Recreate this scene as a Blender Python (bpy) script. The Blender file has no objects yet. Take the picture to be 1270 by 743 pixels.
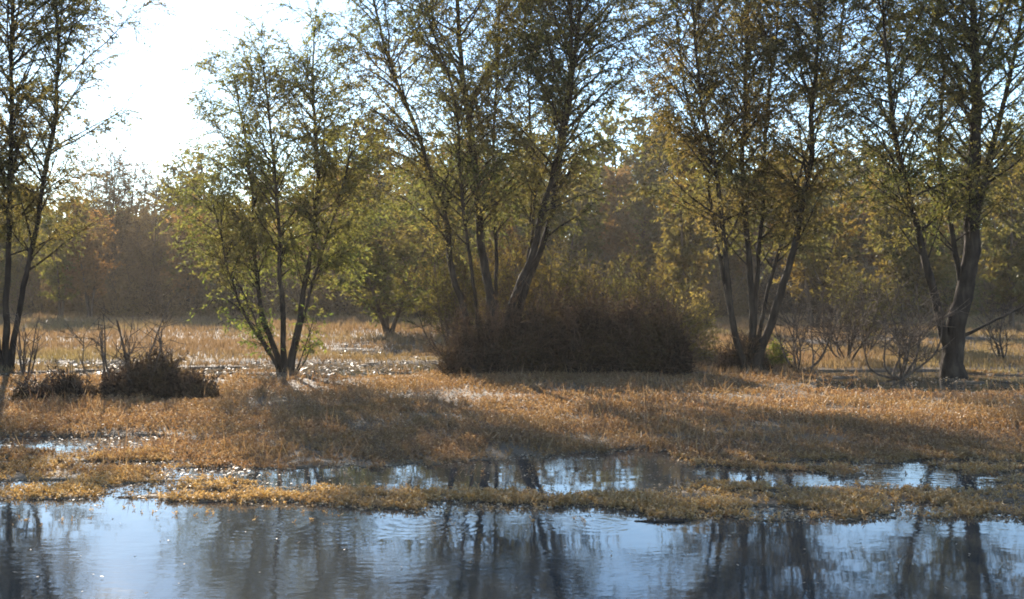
import bpy, math, numpy as np
from math import radians as R

rng = np.random.default_rng(7)
S = bpy.context.scene
COL = S.collection
H = 2.2            # eye height above the water
F = 1362.0         # focal length in photo pixels (photo 1270 wide)
U0, V0 = 635.0, 352.0
SUN_AZ, SUN_EL = -20.0, 20.0

def at(u, v, Y):
    return np.array([(u - U0) / F * Y, Y, H - (v - V0) / F * Y])

# ------------------------------------------------------------------ noise
def _hash(ix, iy, seed):
    n = (ix.astype(np.int64) * 374761393 + iy.astype(np.int64) * 668265263 + seed * 982451653) & 0x7fffffff
    n = ((n ^ (n >> 13)) * 1274126177) & 0x7fffffff
    n = n ^ (n >> 16)
    return (n & 0xffff) / 65535.0

def vnoise(x, y, seed=0):
    x = np.asarray(x, float); y = np.asarray(y, float)
    ix, iy = np.floor(x), np.floor(y)
    fx, fy = x - ix, y - iy
    fx = fx * fx * (3 - 2 * fx); fy = fy * fy * (3 - 2 * fy)
    a = _hash(ix, iy, seed); b = _hash(ix + 1, iy, seed)
    c = _hash(ix, iy + 1, seed); d = _hash(ix + 1, iy + 1, seed)
    return (a * (1 - fx) + b * fx) * (1 - fy) + (c * (1 - fx) + d * fx) * fy

def fbm(x, y, seed=0, octv=4):
    s, a, t = 0, .5, 0
    for o in range(octv):
        s = s + a * vnoise(x * 2 ** o, y * 2 ** o, seed + o * 17); t += a; a *= .55
    return s / t

def sstep(a, b, x):
    t = np.clip((x - a) / (b - a), 0, 1)
    return t * t * (3 - 2 * t)

# ------------------------------------------------------------------ mesh helpers
def mk_mesh(name, V, Q, mat, smooth=False):
    V = np.ascontiguousarray(V, np.float32).reshape(-1, 3)
    Q = np.ascontiguousarray(Q, np.int32).reshape(-1, 4)
    me = bpy.data.meshes.new(name)
    me.vertices.add(len(V)); me.vertices.foreach_set('co', V.ravel())
    me.loops.add(Q.size); me.loops.foreach_set('vertex_index', Q.ravel())
    me.polygons.add(len(Q))
    me.polygons.foreach_set('loop_start', np.arange(0, Q.size, 4, dtype=np.int32))
    me.polygons.foreach_set('loop_total', np.full(len(Q), 4, np.int32))
    me.update(calc_edges=True)
    if smooth:
        me.polygons.foreach_set('use_smooth', np.ones(len(Q), bool))
    me.materials.append(mat)
    return me

def link(name, me, parent=None, loc=(0, 0, 0)):
    o = bpy.data.objects.new(name, me); COL.objects.link(o)
    o.location = loc
    if parent is not None: o.parent = parent
    return o

def tag(o, label, cat, group=None, kind=None):
    o['label'] = label; o['category'] = cat
    if group: o['group'] = group
    if kind: o['kind'] = kind
    return o

def thing(name, label, cat, loc=(0, 0, 0), group=None, rz=0):
    o = bpy.data.objects.new(name, None); COL.objects.link(o)
    o.empty_display_size = .2
    o.location = loc; o.rotation_euler = (0, 0, rz)
    return tag(o, label, cat, group)

def copy_thing(root, loc, rz=0, sc=(1, 1, 1), label=None, group=None):
    r = root.copy(); COL.objects.link(r)
    r.location = loc; r.rotation_euler = (0, 0, rz); r.scale = sc
    if label: r['label'] = label
    if group: r['group'] = group
    for ch in list(root.children):
        c = ch.copy(); COL.objects.link(c); c.parent = r
    return r

class MB:
    def __init__(s): s.V, s.Q, s.n = [], [], 0
    def add(s, V, Q):
        V = np.asarray(V).reshape(-1, 3); Q = np.asarray(Q).reshape(-1, 4)
        s.V.append(V); s.Q.append(Q + s.n); s.n += len(V)
    def build(s, name, mat, parent=None, smooth=False, loc=(0, 0, 0)):
        V = np.concatenate(s.V); Q = np.concatenate(s.Q)
        return link(name, mk_mesh(name, V - np.asarray(loc if parent is None else (0, 0, 0)), Q, mat, smooth), parent, loc if parent is None else (0, 0, 0))

def norm(a): return a / np.maximum(np.linalg.norm(a, axis=-1, keepdims=True), 1e-9)

def tubes(P, Rr, sides):
    """P [n,k,3], Rr [n,k] -> verts, quads of n tapered tubes."""
    P = np.asarray(P, float); Rr = np.asarray(Rr, float)
    n, k, _ = P.shape
    T = np.gradient(P, axis=1); T = norm(T)
    ref = np.where(np.abs(T[..., 2:3]) > .9, np.array([1., 0, 0]), np.array([0, 0, 1.]))
    ref = np.broadcast_to(ref[:, :1], T.shape)
    A = norm(np.cross(T, ref)); B = np.cross(T, A)
    ang = np.arange(sides) / sides * 2 * np.pi
    V = P[:, :, None] + Rr[:, :, None, None] * (np.cos(ang)[:, None] * A[:, :, None] + np.sin(ang)[:, None] * B[:, :, None])
    idx = np.arange(n * k * sides).reshape(n, k, sides)
    a = idx[:, :-1]; b = np.roll(a, -1, 2); c = idx[:, 1:]; d = np.roll(c, -1, 2)
    Q = np.stack([a, b, d, c], -1).reshape(-1, 4)
    return V.reshape(-1, 3), Q

def leaves(C, A, L, W, r):
    """diamond leaves with root C, axis A, length L, width W"""
    n = len(C)
    A = norm(A)
    Sd = norm(np.cross(A, r.normal(size=(n, 3))))
    L = np.broadcast_to(L, n)[:, None]; W = np.broadcast_to(W, n)[:, None]
    bend = np.cross(A, Sd) * L * r.uniform(-.12, .12, (n, 1))
    V = np.stack([C, C + A * L * .45 + Sd * W * .5 + bend, C + A * L, C + A * L * .45 - Sd * W * .5 + bend], 1)
    return V.reshape(-1, 3), np.arange(4 * n).reshape(-1, 4)

def resample(P, step):
    P = np.asarray(P, float)
    # Catmull-Rom through the points
    Pe = np.vstack([2 * P[0] - P[1], P, 2 * P[-1] - P[-2]])
    out = []
    for i in range(1, len(Pe) - 2):
        m = max(2, int(np.linalg.norm(Pe[i + 1] - Pe[i]) / step) + 1)
        t = np.linspace(0, 1, m, endpoint=False)[:, None]
        p0, p1, p2, p3 = Pe[i - 1], Pe[i], Pe[i + 1], Pe[i + 2]
        out.append(.5 * (2 * p1 + (p2 - p0) * t + (2 * p0 - 5 * p1 + 4 * p2 - p3) * t ** 2 + (3 * p1 - p0 - 3 * p2 + p3) * t ** 3))
    out.append(P[-1:])
    return np.vstack(out)

# ------------------------------------------------------------------ materials
def new_mat(name):
    m = bpy.data.materials.new(name); m.use_nodes = True
    nt = m.node_tree; nt.nodes.clear()
    return m, nt, nt.nodes, nt.links

def ramp(N, stops, interp='LINEAR'):
    r = N.new('ShaderNodeValToRGB'); cr = r.color_ramp; cr.interpolation = interp
    while len(cr.elements) < len(stops): cr.elements.new(.5)
    for e, (p, c) in zip(cr.elements, stops):
        e.position = p; e.color = (*c, 1)
    return r

def foliage_mat(name, cols, alt, scale=.6, lo=.42, hi=.62, trans=.42, gloss=.02, rough=.6, perobj=0.0, tb=1.5):
    """cols: colours picked leaf by leaf; alt: colours of the other patches of the plant."""
    m, nt, N, Lk = new_mat(name)
    g = N.new('ShaderNodeNewGeometry')
    def evenly(c): return [(i / max(1, len(c) - 1), x) for i, x in enumerate(c)]
    r1 = ramp(N, evenly(cols)); r2 = ramp(N, evenly(alt))
    Lk.new(g.outputs['Random Per Island'], r1.inputs[0]); Lk.new(g.outputs['Random Per Island'], r2.inputs[0])
    tc = N.new('ShaderNodeTexCoord'); no = N.new('ShaderNodeTexNoise')
    no.inputs['Scale'].default_value = scale; no.inputs['Detail'].default_value = 4
    Lk.new(tc.outputs['Object'], no.inputs['Vector'])
    mr = N.new('ShaderNodeMapRange'); mr.inputs[1].default_value = lo; mr.inputs[2].default_value = hi
    Lk.new(no.outputs[0], mr.inputs[0])
    fac = mr.outputs[0]
    if perobj:
        oi = N.new('ShaderNodeObjectInfo')
        ma = N.new('ShaderNodeMath'); ma.operation = 'MULTIPLY_ADD'; ma.use_clamp = True
        su = N.new('ShaderNodeMath'); su.operation = 'SUBTRACT'; su.inputs[1].default_value = .5
        Lk.new(oi.outputs['Random'], su.inputs[0])
        Lk.new(su.outputs[0], ma.inputs[0]); ma.inputs[1].default_value = perobj; Lk.new(fac, ma.inputs[2])
        fac = ma.outputs[0]
    mx = N.new('ShaderNodeMix'); mx.data_type = 'RGBA'
    Lk.new(fac, mx.inputs[0]); Lk.new(r1.outputs[0], mx.inputs[6]); Lk.new(r2.outputs[0], mx.inputs[7])
    d = N.new('ShaderNodeBsdfDiffuse'); t = N.new('ShaderNodeBsdfTranslucent')
    gl = N.new('ShaderNodeBsdfGlossy'); gl.inputs['Roughness'].default_value = rough
    gl.inputs['Color'].default_value = (1, 1, 1, 1)
    hs = N.new('ShaderNodeHueSaturation'); hs.inputs['Value'].default_value = tb; hs.inputs['Saturation'].default_value = 1.1
    Lk.new(mx.outputs[2], hs.inputs['Color'])
    Lk.new(mx.outputs[2], d.inputs['Color']); Lk.new(hs.outputs[0], t.inputs['Color'])
    m1 = N.new('ShaderNodeMixShader'); m1.inputs[0].default_value = trans
    Lk.new(d.outputs[0], m1.inputs[1]); Lk.new(t.outputs[0], m1.inputs[2])
    m2 = N.new('ShaderNodeMixShader'); m2.inputs[0].default_value = gloss
    Lk.new(m1.outputs[0], m2.inputs[1]); Lk.new(gl.outputs[0], m2.inputs[2])
    o = N.new('ShaderNodeOutputMaterial'); Lk.new(m2.outputs[0], o.inputs['Surface'])
    return m

def bark_mat(name, c1, c2, scale=9):
    m, nt, N, Lk = new_mat(name)
    tc = N.new('ShaderNodeTexCoord'); mp = N.new('ShaderNodeMapping'); mp.inputs['Scale'].default_value = (1, 1, .22)
    no = N.new('ShaderNodeTexNoise'); no.inputs['Scale'].default_value = scale; no.inputs['Detail'].default_value = 6
    Lk.new(tc.outputs['Object'], mp.inputs[0]); Lk.new(mp.outputs[0], no.inputs['Vector'])
    n2 = N.new('ShaderNodeTexNoise'); n2.inputs['Scale'].default_value = scale * .25; n2.inputs['Detail'].default_value = 3
    Lk.new(tc.outputs['Object'], n2.inputs['Vector'])
    av = N.new('ShaderNodeMath'); av.operation = 'ADD'; Lk.new(no.outputs[0], av.inputs[0]); Lk.new(n2.outputs[0], av.inputs[1])
    hf = N.new('ShaderNodeMath'); hf.operation = 'MULTIPLY'; hf.inputs[1].default_value = .5; Lk.new(av.outputs[0], hf.inputs[0])
    r = ramp(N, [(.40, c1), (.54, tuple((a + b) / 2 for a, b in zip(c1, c2))), (.62, c2)]); Lk.new(hf.outputs[0], r.inputs[0])
    b = N.new('ShaderNodeBump'); b.inputs['Strength'].default_value = 1; b.inputs['Distance'].default_value = .07
    Lk.new(no.outputs[0], b.inputs['Height'])
    p = N.new('ShaderNodeBsdfPrincipled'); p.inputs['Roughness'].default_value = .95; p.inputs['Specular IOR Level'].default_value = .1
    Lk.new(r.outputs[0], p.inputs['Base Color']); Lk.new(b.outputs[0], p.inputs['Normal'])
    o = N.new('ShaderNodeOutputMaterial'); Lk.new(p.outputs[0], o.inputs['Surface'])
    return m

BARK = bark_mat('willow_bark', (.022, .016, .012), (.075, .056, .042))
BRCANE = bark_mat('bramble_cane', (.075, .046, .032), (.17, .11, .075), 20)
TWIG = bark_mat('dead_twig', (.07, .05, .038), (.17, .13, .10), 20)
FARBARK = bark_mat('far_bark', (.06, .042, .03), (.15, .11, .08), 4)

WILLOW = foliage_mat('willow_leaf', [(.055, .065, .018), (.085, .09, .026), (.13, .115, .036)],
                     [(.12, .095, .03), (.16, .115, .036), (.09, .085, .026)], scale=.55, gloss=.025, rough=.55, trans=.6, tb=1.8)
WILLOW_W = foliage_mat('willow_leaf_warm', [(.06, .062, .02), (.09, .085, .026), (.13, .105, .034)],
                       [(.14, .10, .034), (.17, .115, .04), (.09, .078, .025)], scale=.55, gloss=.025, rough=.55, trans=.58, tb=1.8)
WILLOW_Y = foliage_mat('willow_leaf_light', [(.075, .085, .022), (.11, .115, .03), (.16, .14, .04)], [(.13, .11, .032), (.17, .13, .04), (.10, .10, .028)], scale=.55, gloss=.025, rough=.55, trans=.6, tb=1.8)
SPROUT = foliage_mat('green_leaf', [(.07, .10, .02), (.12, .14, .03), (.16, .15, .035)], [(.12, .12, .03), (.16, .13, .035)], scale=.9, trans=.5)
YELLOWG = foliage_mat('yellow_green_leaf', [(.10, .105, .022), (.15, .14, .03), (.19, .155, .035)], [(.09, .085, .025), (.14, .11, .03)], scale=.35, trans=.5, perobj=.3)
FIELDG = foliage_mat('field_tree_leaf', [(.07, .085, .02), (.11, .12, .028), (.15, .145, .035)], [(.13, .10, .03), (.17, .12, .04)], scale=.35, trans=.5, perobj=.2)
GOLD = foliage_mat('golden_leaf', [(.16, .12, .04), (.22, .16, .05), (.28, .20, .07)], [(.14, .12, .035), (.20, .15, .05)], scale=.8, trans=.55)
OLIVE = foliage_mat('olive_leaf', [(.07, .07, .018), (.11, .095, .027), (.15, .12, .034)], [(.14, .095, .028), (.18, .115, .033)], scale=.3, perobj=.6, trans=.5)
RUST = foliage_mat('rust_leaf', [(.15, .08, .032), (.20, .105, .038), (.24, .13, .045)], [(.13, .09, .04), (.17, .115, .05)], scale=.3, perobj=.6, trans=.5)
CEDAR = foliage_mat('cedar_leaf', [(.025, .033, .016), (.04, .045, .02), (.05, .05, .025)], [(.035, .04, .018), (.055, .05, .026)], scale=.4, trans=.2)
BROWNBR = foliage_mat('brown_brush', [(.11, .068, .034), (.155, .095, .045), (.19, .12, .055)], [(.12, .085, .03), (.17, .115, .045)], scale=.4, trans=.3, perobj=.5)
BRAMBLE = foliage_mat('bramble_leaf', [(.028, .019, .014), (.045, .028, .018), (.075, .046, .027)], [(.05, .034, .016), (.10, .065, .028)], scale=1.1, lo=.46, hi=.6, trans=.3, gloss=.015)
MARSH = foliage_mat('marsh_plant', [(.135, .066, .028), (.21, .11, .045), (.275, .155, .064), (.39, .27, .145)],
                    [(.16, .085, .032), (.25, .135, .05), (.22, .135, .052), (.39, .26, .13)], scale=.55, lo=.42, hi=.6, trans=.45, gloss=.05, rough=.5, tb=1.3)
STRIP = foliage_mat('water_plant', [(.24, .13, .042), (.34, .20, .062), (.42, .265, .10), (.50, .37, .19)],
                    [(.22, .125, .042), (.31, .18, .06), (.39, .235, .09), (.46, .32, .16)], scale=.9, lo=.42, hi=.6, trans=.45, gloss=.06, rough=.5, tb=1.3)
FIELD = foliage_mat('field_grass', [(.15, .09, .045), (.21, .13, .065), (.27, .175, .09)], [(.20, .15, .06), (.26, .19, .085)], scale=.12, lo=.48, hi=.66, trans=.4, gloss=.03, tb=1.2)
LITTER = foliage_mat('fallen_leaf', [(.20, .13, .07), (.34, .25, .15), (.48, .38, .26)], [(.26, .17, .09), (.42, .31, .2)], scale=2, trans=.2, gloss=.05, rough=.45)

def ground_mat():
    m, nt, N, Lk = new_mat('marsh_soil')
    tc = N.new('ShaderNodeTexCoord')
    n1 = N.new('ShaderNodeTexNoise'); n1.inputs['Scale'].default_value = .5; n1.inputs['Detail'].default_value = 5
    n2 = N.new('ShaderNodeTexNoise'); n2.inputs['Scale'].default_value = 14; n2.inputs['Detail'].default_value = 8
    Lk.new(tc.outputs['Object'], n1.inputs['Vector']); Lk.new(tc.outputs['Object'], n2.inputs['Vector'])
    r1 = ramp(N, [(.35, (.09, .055, .03)), (.65, (.15, .095, .045))])
    r2 = ramp(N, [(.3, (.05, .035, .022)), (.7, (.19, .13, .07))])
    Lk.new(n1.outputs[0], r1.inputs[0]); Lk.new(n2.outputs[0], r2.inputs[0])
    mx = N.new('ShaderNodeMix'); mx.data_type = 'RGBA'; mx.inputs[0].default_value = .5
    Lk.new(r1.outputs[0], mx.inputs[6]); Lk.new(r2.outputs[0], mx.inputs[7])
    b = N.new('ShaderNodeBump'); b.inputs['Strength'].default_value = .7; b.inputs['Distance'].default_value = .05
    Lk.new(n2.outputs[0], b.inputs['Height'])
    p = N.new('ShaderNodeBsdfPrincipled'); p.inputs['Roughness'].default_value = .9
    Lk.new(mx.outputs[2], p.inputs['Base Color']); Lk.new(b.outputs[0], p.inputs['Normal'])
    o = N.new('ShaderNodeOutputMaterial'); Lk.new(p.outputs[0], o.inputs['Surface'])
    return m

def water_mat():
    m, nt, N, Lk = new_mat('pond_water')
    tc = N.new('ShaderNodeTexCoord')
    def noise(scale, sx, sy, detail=3, rot=0):
        mp = N.new('ShaderNodeMapping'); mp.inputs['Scale'].default_value = (sx, sy, 1); mp.inputs['Rotation'].default_value = (0, 0, rot)
        Lk.new(tc.outputs['Object'], mp.inputs[0])
        n = N.new('ShaderNodeTexNoise'); n.inputs['Scale'].default_value = scale; n.inputs['Detail'].default_value = detail
        Lk.new(mp.outputs[0], n.inputs['Vector']); return n.outputs[0]
    def math(op, a, b=None, c=None, clamp=False):
        k = N.new('ShaderNodeMath'); k.operation = op; k.use_clamp = clamp
        for i, x in enumerate((a, b, c)):
            if x is None: continue
            if isinstance(x, (int, float)): k.inputs[i].default_value = x
            else: Lk.new(x, k.inputs[i])
        return k.outputs[0]
    big = noise(1.3, .8, 1.0, 2)
    fine = noise(7, .8, 1.4, 3, .15)
    # patches where a breath of wind roughens the surface
    patch = noise(.28, .6, 1.6, 2)
    pr = N.new('ShaderNodeMapRange'); pr.inputs[1].default_value = .42; pr.inputs[2].default_value = .62
    Lk.new(patch, pr.inputs[0])
    h = math('MULTIPLY', big, .55)
    h = math('MULTIPLY_ADD', math('MULTIPLY', fine, math('MULTIPLY_ADD', pr.outputs[0], .9, .10)), .42, h)
    # rings spreading from a few points
    sep = N.new('ShaderNodeSeparateXYZ'); Lk.new(tc.outputs['Object'], sep.inputs[0])
    for (cx, cy, wl, rad, amp) in RINGS:
        dx = math('SUBTRACT', sep.outputs[0], cx); dy = math('SUBTRACT', sep.outputs[1], cy)
        d = math('SQRT', math('ADD', math('MULTIPLY', dx, dx), math('MULTIPLY', dy, dy)))
        d = math('MULTIPLY_ADD', big, .25, d)
        w = math('SINE', math('MULTIPLY', d, 2 * np.pi / wl))
        fall = math('SUBTRACT', 1, math('DIVIDE', d, rad), clamp=True)
        h = math('MULTIPLY_ADD', math('MULTIPLY', w, fall), amp, h)
    b = N.new('ShaderNodeBump'); b.inputs['Strength'].default_value = 1; b.inputs['Distance'].default_value = .0048
    Lk.new(h, b.inputs['Height'])
    p = N.new('ShaderNodeBsdfPrincipled'); p.inputs['Roughness'].default_value = .03; p.inputs['IOR'].default_value = 1.33
    p.inputs['Base Color'].default_value = (.042, .044, .042, 1)
    Lk.new(b.outputs[0], p.inputs['Normal'])
    o = N.new('ShaderNodeOutputMaterial'); Lk.new(p.outputs[0], o.inputs['Surface'])
    return m
def gnd(u, v):
    Y = H * F / (v - V0); return ((u - U0) / F * Y, Y)
RINGS = [(*gnd(520, 645), .13, 1.1, .07), (*gnd(330, 650), .12, 1.0, .07), (*gnd(420, 655), .15, 1.3, .06), (*gnd(745, 648), .12, .8, .06)]

# ------------------------------------------------------------------ terrain plan
E_NEAR = ([-200, 0, 150, 300, 420, 500, 560, 640, 740, 800, 850, 1000, 1270, 1500], [619, 621, 618, 624, 627, 634, 636, 634, 628, 636, 642, 644, 641, 640])
E_UP = ([150, 200, 330, 450, 540, 640, 700, 760, 820, 845, 900, 1000, 1100, 1270, 1500], [584, 580, 580, 581, 577, 568, 562, 559, 559, 572, 574, 571, 568, 572, 575])
E_LO = ([150, 200, 330, 400, 500, 640, 700, 750, 850, 950, 1100, 1270, 1500], [587, 592, 600, 604, 608, 613, 613, 609, 603, 601, 605, 608, 606])

def wet(X, Y):
    """1 where the plan shows open water, 0 where plants grow"""
    Ys = np.maximum(Y, 1.0)
    u = U0 + F * X / Ys; v = V0 + H * F / Ys
    n = (fbm(X * 1.6, Y * 1.6, 3) - .5)
    n2 = (fbm(X * 5, Y * 5, 9, 3) - .5)
    dv = (n * 11 + n2 * 11) * np.clip((v - 352) / 270, .1, 1.1)
    ve = v + dv
    near = sstep(-3, 3, ve - np.interp(u, *E_NEAR))
    up, lo = np.interp(u, *E_UP), np.interp(u, *E_LO)
    p2 = sstep(-2.5, 2.5, ve - up) * sstep(-2.5, 2.5, lo - ve) * sstep(150, 215, u + n * 60)
    patchy = sstep(.43, .52, .08 * sstep(960, 1010, u) + fbm(X * 1.3, Y * 2.6, 21, 3) + .10 * np.sin(u / 55.))
    right = sstep(825, 870, u)
    p2 = p2 * (1 - right * (1 - patchy) * .8)
    # streaks of shallow water at the left
    st = fbm(X * .7, Y * 2.4, 31, 3)
    hole = sstep(.56, .63, fbm(X * 1.5, Y * 2.6, 23, 3)) * sstep(592, 600, v) * sstep(650, 640, v) * .92
    p3 = sstep(.49, .57, st) * sstep(535, 545, v) * sstep(588, 575, v) * sstep(300, 170, u + n * 80)
    # shallow water behind the trees
    st4 = fbm(X * .5, Y * .9, 41, 3)
    p4 = sstep(.33, .42, st4) * sstep(448, 453, v) * sstep(473, 467, v) * sstep(590, 545, u)
    p4b = sstep(.44, .54, st4) * sstep(428, 432, v) * sstep(448, 442, v) * sstep(370, 430, u) * sstep(600, 560, u) * .9
    p5 = sstep(.28, .38, st4) * sstep(458, 462, v) * sstep(492, 484, v) * sstep(985, 1040, u)
    p5b = sstep(.44, .54, st4) * sstep(416, 421, v) * sstep(434, 429, v) * sstep(960, 1010, u) * sstep(1260, 1200, u)
    w = np.maximum.reduce([near, p2, hole, p3, p4, p4b, p5, p5b])
    return np.where(Y < 3, 1.0, w)

def gz(X, Y):
    w = wet(X, Y)
    land = .008 + .05 * sstep(13.5, 18, Y) * fbm(X * .8, Y * .8, 51, 3) + .012 * fbm(X * 2, Y * 2, 52, 2) + .25 * sstep(40, 160, Y)
    bed = -.16 - .5 * sstep(11, 7, Y)
    z = np.where(w < .5, land * (1 - .5 * w), bed * sstep(.5, 1, w) - .012)
    return np.where(Y < .6, np.where(Y < -1, .55, z * 0 - .6 + 1.15 * sstep(.6, -1, Y)), z)

def build_ground():
    xs = np.concatenate([-np.geomspace(300, 24, 26), np.arange(-23.85, 23.9, .15), np.geomspace(24, 300, 26)])
    ys = np.concatenate([np.linspace(-60, 0, 16, endpoint=False), np.linspace(0, 8, 20, endpoint=False),
                         np.arange(8, 30, .11), np.linspace(30, 90, 100, endpoint=False), np.geomspace(90, 300, 24)])
    X, Y = np.meshgrid(xs, ys)
    Z = gz(X, Y)
    ny, nx = X.shape
    idx = np.arange(nx * ny).reshape(ny, nx)
    Q = np.stack([idx[:-1, :-1], idx[:-1, 1:], idx[1:, 1:], idx[1:, :-1]], -1)
    me = mk_mesh('ground', np.stack([X, Y, Z], -1), Q, ground_mat(), True)
    tag(link('ground', me), 'brown marsh soil under the grass, running back to the woods', 'ground', kind='structure')
    V = np.array([[-300, -1.5, 0], [300, -1.5, 0], [300, 300, 0], [-300, 300, 0]], float)
    me = mk_mesh('water', V, [[0, 1, 2, 3]], water_mat())
    tag(link('water', me), 'still dark pond water mirroring sky and trees', 'water', kind='structure')
build_ground()

# ------------------------------------------------------------------ ground vegetation
def spots(n, v0, v1, u0=-260, u1=1530, by_area=.5):
    v = np.where(rng.random(n) < by_area,
                 V0 + 1 / rng.uniform(1 / (v1 - V0), 1 / (v0 - V0), n), rng.uniform(v0, v1, n))
    u = rng.uniform(u0, u1, n)
    Y = H * F / (v - V0); X = (u - U0) / F * Y
    return X, Y, u, v

def plants(mb, X, Y, hgt, k, ll, lw, r):
    n = len(X)
    B = np.stack([X, Y, np.maximum(gz(X, Y), -.03) - .01], -1)
    lean = r.normal(0, .28, (n, 3)); lean[:, 2] = 1
    hgt = np.broadcast_to(hgt, n)
    V, Q = leaves(B, lean, hgt, .010, r); mb.add(V, Q)
    t = (np.arange(k)[None] + r.random((n, k))) / k * .9 + .1
    C = B[:, None] + lean[:, None] * (t * hgt[:, None])[..., None]
    a = r.uniform(0, 2 * np.pi, (n, k)); e = r.uniform(-.3, 1.1, (n, k))
    A = np.stack([np.cos(a) * np.cos(e), np.sin(a) * np.cos(e), np.sin(e)], -1)
    L = np.broadcast_to(ll, n)[:, None] * r.uniform(.6, 1.25, (n, k)); W = np.broadcast_to(lw, n)[:, None] * r.uniform(.7, 1.3, (n, k))
    V, Q = leaves(C.reshape(-1, 3), A.reshape(-1, 3), L.ravel(), W.ravel(), r); mb.add(V, Q)

# main marsh mat between the second pool and the trees
X, Y, u, v = spots(105000, 462, 592)
w = wet(X, Y); dens = fbm(X * .9, Y * .9, 61, 3)
keep = (rng.random(len(X)) > w * .985) & (rng.random(len(X)) < .12 + np.clip((dens - .3) * 3.2, 0, .9))
X, Y, u, v = X[keep], Y[keep], u[keep], v[keep]
hh = (.02 + .32 * np.clip(fbm(X * .7, Y * .7, 71, 3) - .15, 0, 1) ** 1.2) * rng.uniform(.6, 1.3, len(X)) * np.interp(v, [535, 575], [1, .42])
hh = hh * np.where(u > 975, np.interp(v, [470, 505], [.22, 1]), np.interp(v, [466, 485], [.45, 1]))
mb = MB(); plants(mb, X, Y, hh, 9, np.interp(Y, [12, 27], [.040, .058]), np.interp(Y, [12, 27], [.011, .017]), rng)
# taller dead stems standing among and lying on the plants
X, Y, u, v = spots(16000, 466, 600); k = (rng.random(len(X)) > wet(X, Y) * .97) & (fbm(X * .6, Y * .6, 75, 3) > .46)
X, Y = X[k], Y[k]; n = len(X); A = rng.normal(0, .45, (n, 3)); A[:, 2] = np.abs(rng.normal(.8, .4, n))
mb.add(*leaves(np.stack([X, Y, np.maximum(gz(X, Y), 0)], -1), A, rng.uniform(.12, .42, n), np.interp(Y, [12, 27], [.007, .012]), rng))
tag(mb.build('marsh_grass', MARSH), 'rust and ochre marsh plants covering the flat between pool and trees', 'marsh grass', kind='stuff')

# strip standing in the water between the two pools
X, Y, u, v = spots(52000, 560, 652)
w = wet(X, Y)
inl = (v > np.interp(u, *E_LO) - 14) | (u < 210) | ((u > 830) & (v > 566))
keep = (rng.random(len(X)) > w * .985) & inl & (rng.random(len(X)) < .1 + np.clip((fbm(X * 1.6, Y * 1.6, 85, 3) - .32) * 3.5, 0, .9))
X, Y = X[keep], Y[keep]
hh = (.015 + .07 * fbm(X * 1.2, Y * 1.2, 81, 3)) * rng.uniform(.5, 1.3, len(X))
mb = MB(); plants(mb, X, Y, hh, 8, .040, .012, rng)
tag(mb.build('water_weeds', STRIP), 'ochre water plants in a strip between the two pools', 'water weeds', kind='stuff')

# field behind the trees
X, Y, u, v = spots(60000, 382, 466, by_area=.35)
w = wet(X, Y)
keep = rng.random(len(X)) > w * 1.0
X, Y = X[keep], Y[keep]
n = len(X)
hh = (.10 + .40 * fbm(X * .35, Y * .35, 91, 3)) * np.interp(Y, [25, 34, 80], [.45, .8, 1.1]) * rng.uniform(.6, 1.3, n)
mb = MB()
for j in range(4):
    B = np.stack([X + rng.normal(0, .05, n), Y + rng.normal(0, .05, n), gz(X, Y) - .01], -1)
    A = rng.normal(0, .3, (n, 3)); A[:, 2] = 1
    V, Q = leaves(B, A, hh * rng.uniform(.7, 1.2, n), np.interp(Y, [27, 80], [.02, .05]), rng); mb.add(V, Q)
tag(mb.build('field_grass', FIELD), 'dry brown grass of the open field behind the near trees', 'field grass', kind='stuff')

# fallen leaves and scraps lying on the shallow water
def litter(n, v0, v1, u0, u1, size, wmin=.3, z=.006):
    X, Y, u, v = spots(n, v0, v1, u0, u1, .3)
    w = wet(X, Y); k = (w > wmin)
    X, Y = X[k], Y[k]; m = len(X)
    C = np.stack([X, Y, np.maximum(gz(X, Y), 0) + z + rng.random(m) * .012], -1)
    a = rng.uniform(0, 2 * np.pi, m)
    A = np.stack([np.cos(a), np.sin(a), rng.normal(0, .22, m)], -1)
    Sd = np.stack([-np.sin(a), np.cos(a), rng.normal(0, .3, m)], -1)
    L = (size * rng.uniform(.5, 1.4, m))[:, None]
    V = np.stack([C, C + A * L * .5 + Sd * L * .22, C + A * L, C + A * L * .5 - Sd * L * .22], 1)
    return V.reshape(-1, 3), np.arange(4 * m).reshape(-1, 4)
mb = MB()
for args in [(5000, 446, 474, -100, 600, .12), (3500, 428, 450, 360, 620, .13), (1500, 415, 436, 950, 1270, .13), (700, 458, 484, 980, 1400, .07),
             (3500, 536, 592, -200, 330, .055), (1800, 562, 606, 150, 1400, .035), (90, 640, 742, 0, 1270, .03)]:
    mb.add(*litter(*args))
# a fringe of drifted leaves along the pool edges
X, Y, u, v = spots(26000, 555, 655, by_area=.2)
w = wet(X, Y); k = (w > .12) & (w < .93); X, Y = X[k], Y[k]; m = len(X)
C = np.stack([X, Y, np.full(m, .008) + rng.random(m) * .01], -1)
A = rng.normal(0, 1, (m, 3)); A[:, 2] *= .25
mb.add(*leaves(C, A, rng.uniform(.02, .055, m), rng.uniform(.01, .024, m), rng))
tag(mb.build('fallen_leaves', LITTER), 'pale fallen leaves and scraps drifting on the shallow water', 'fallen leaves', kind='stuff')

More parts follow.
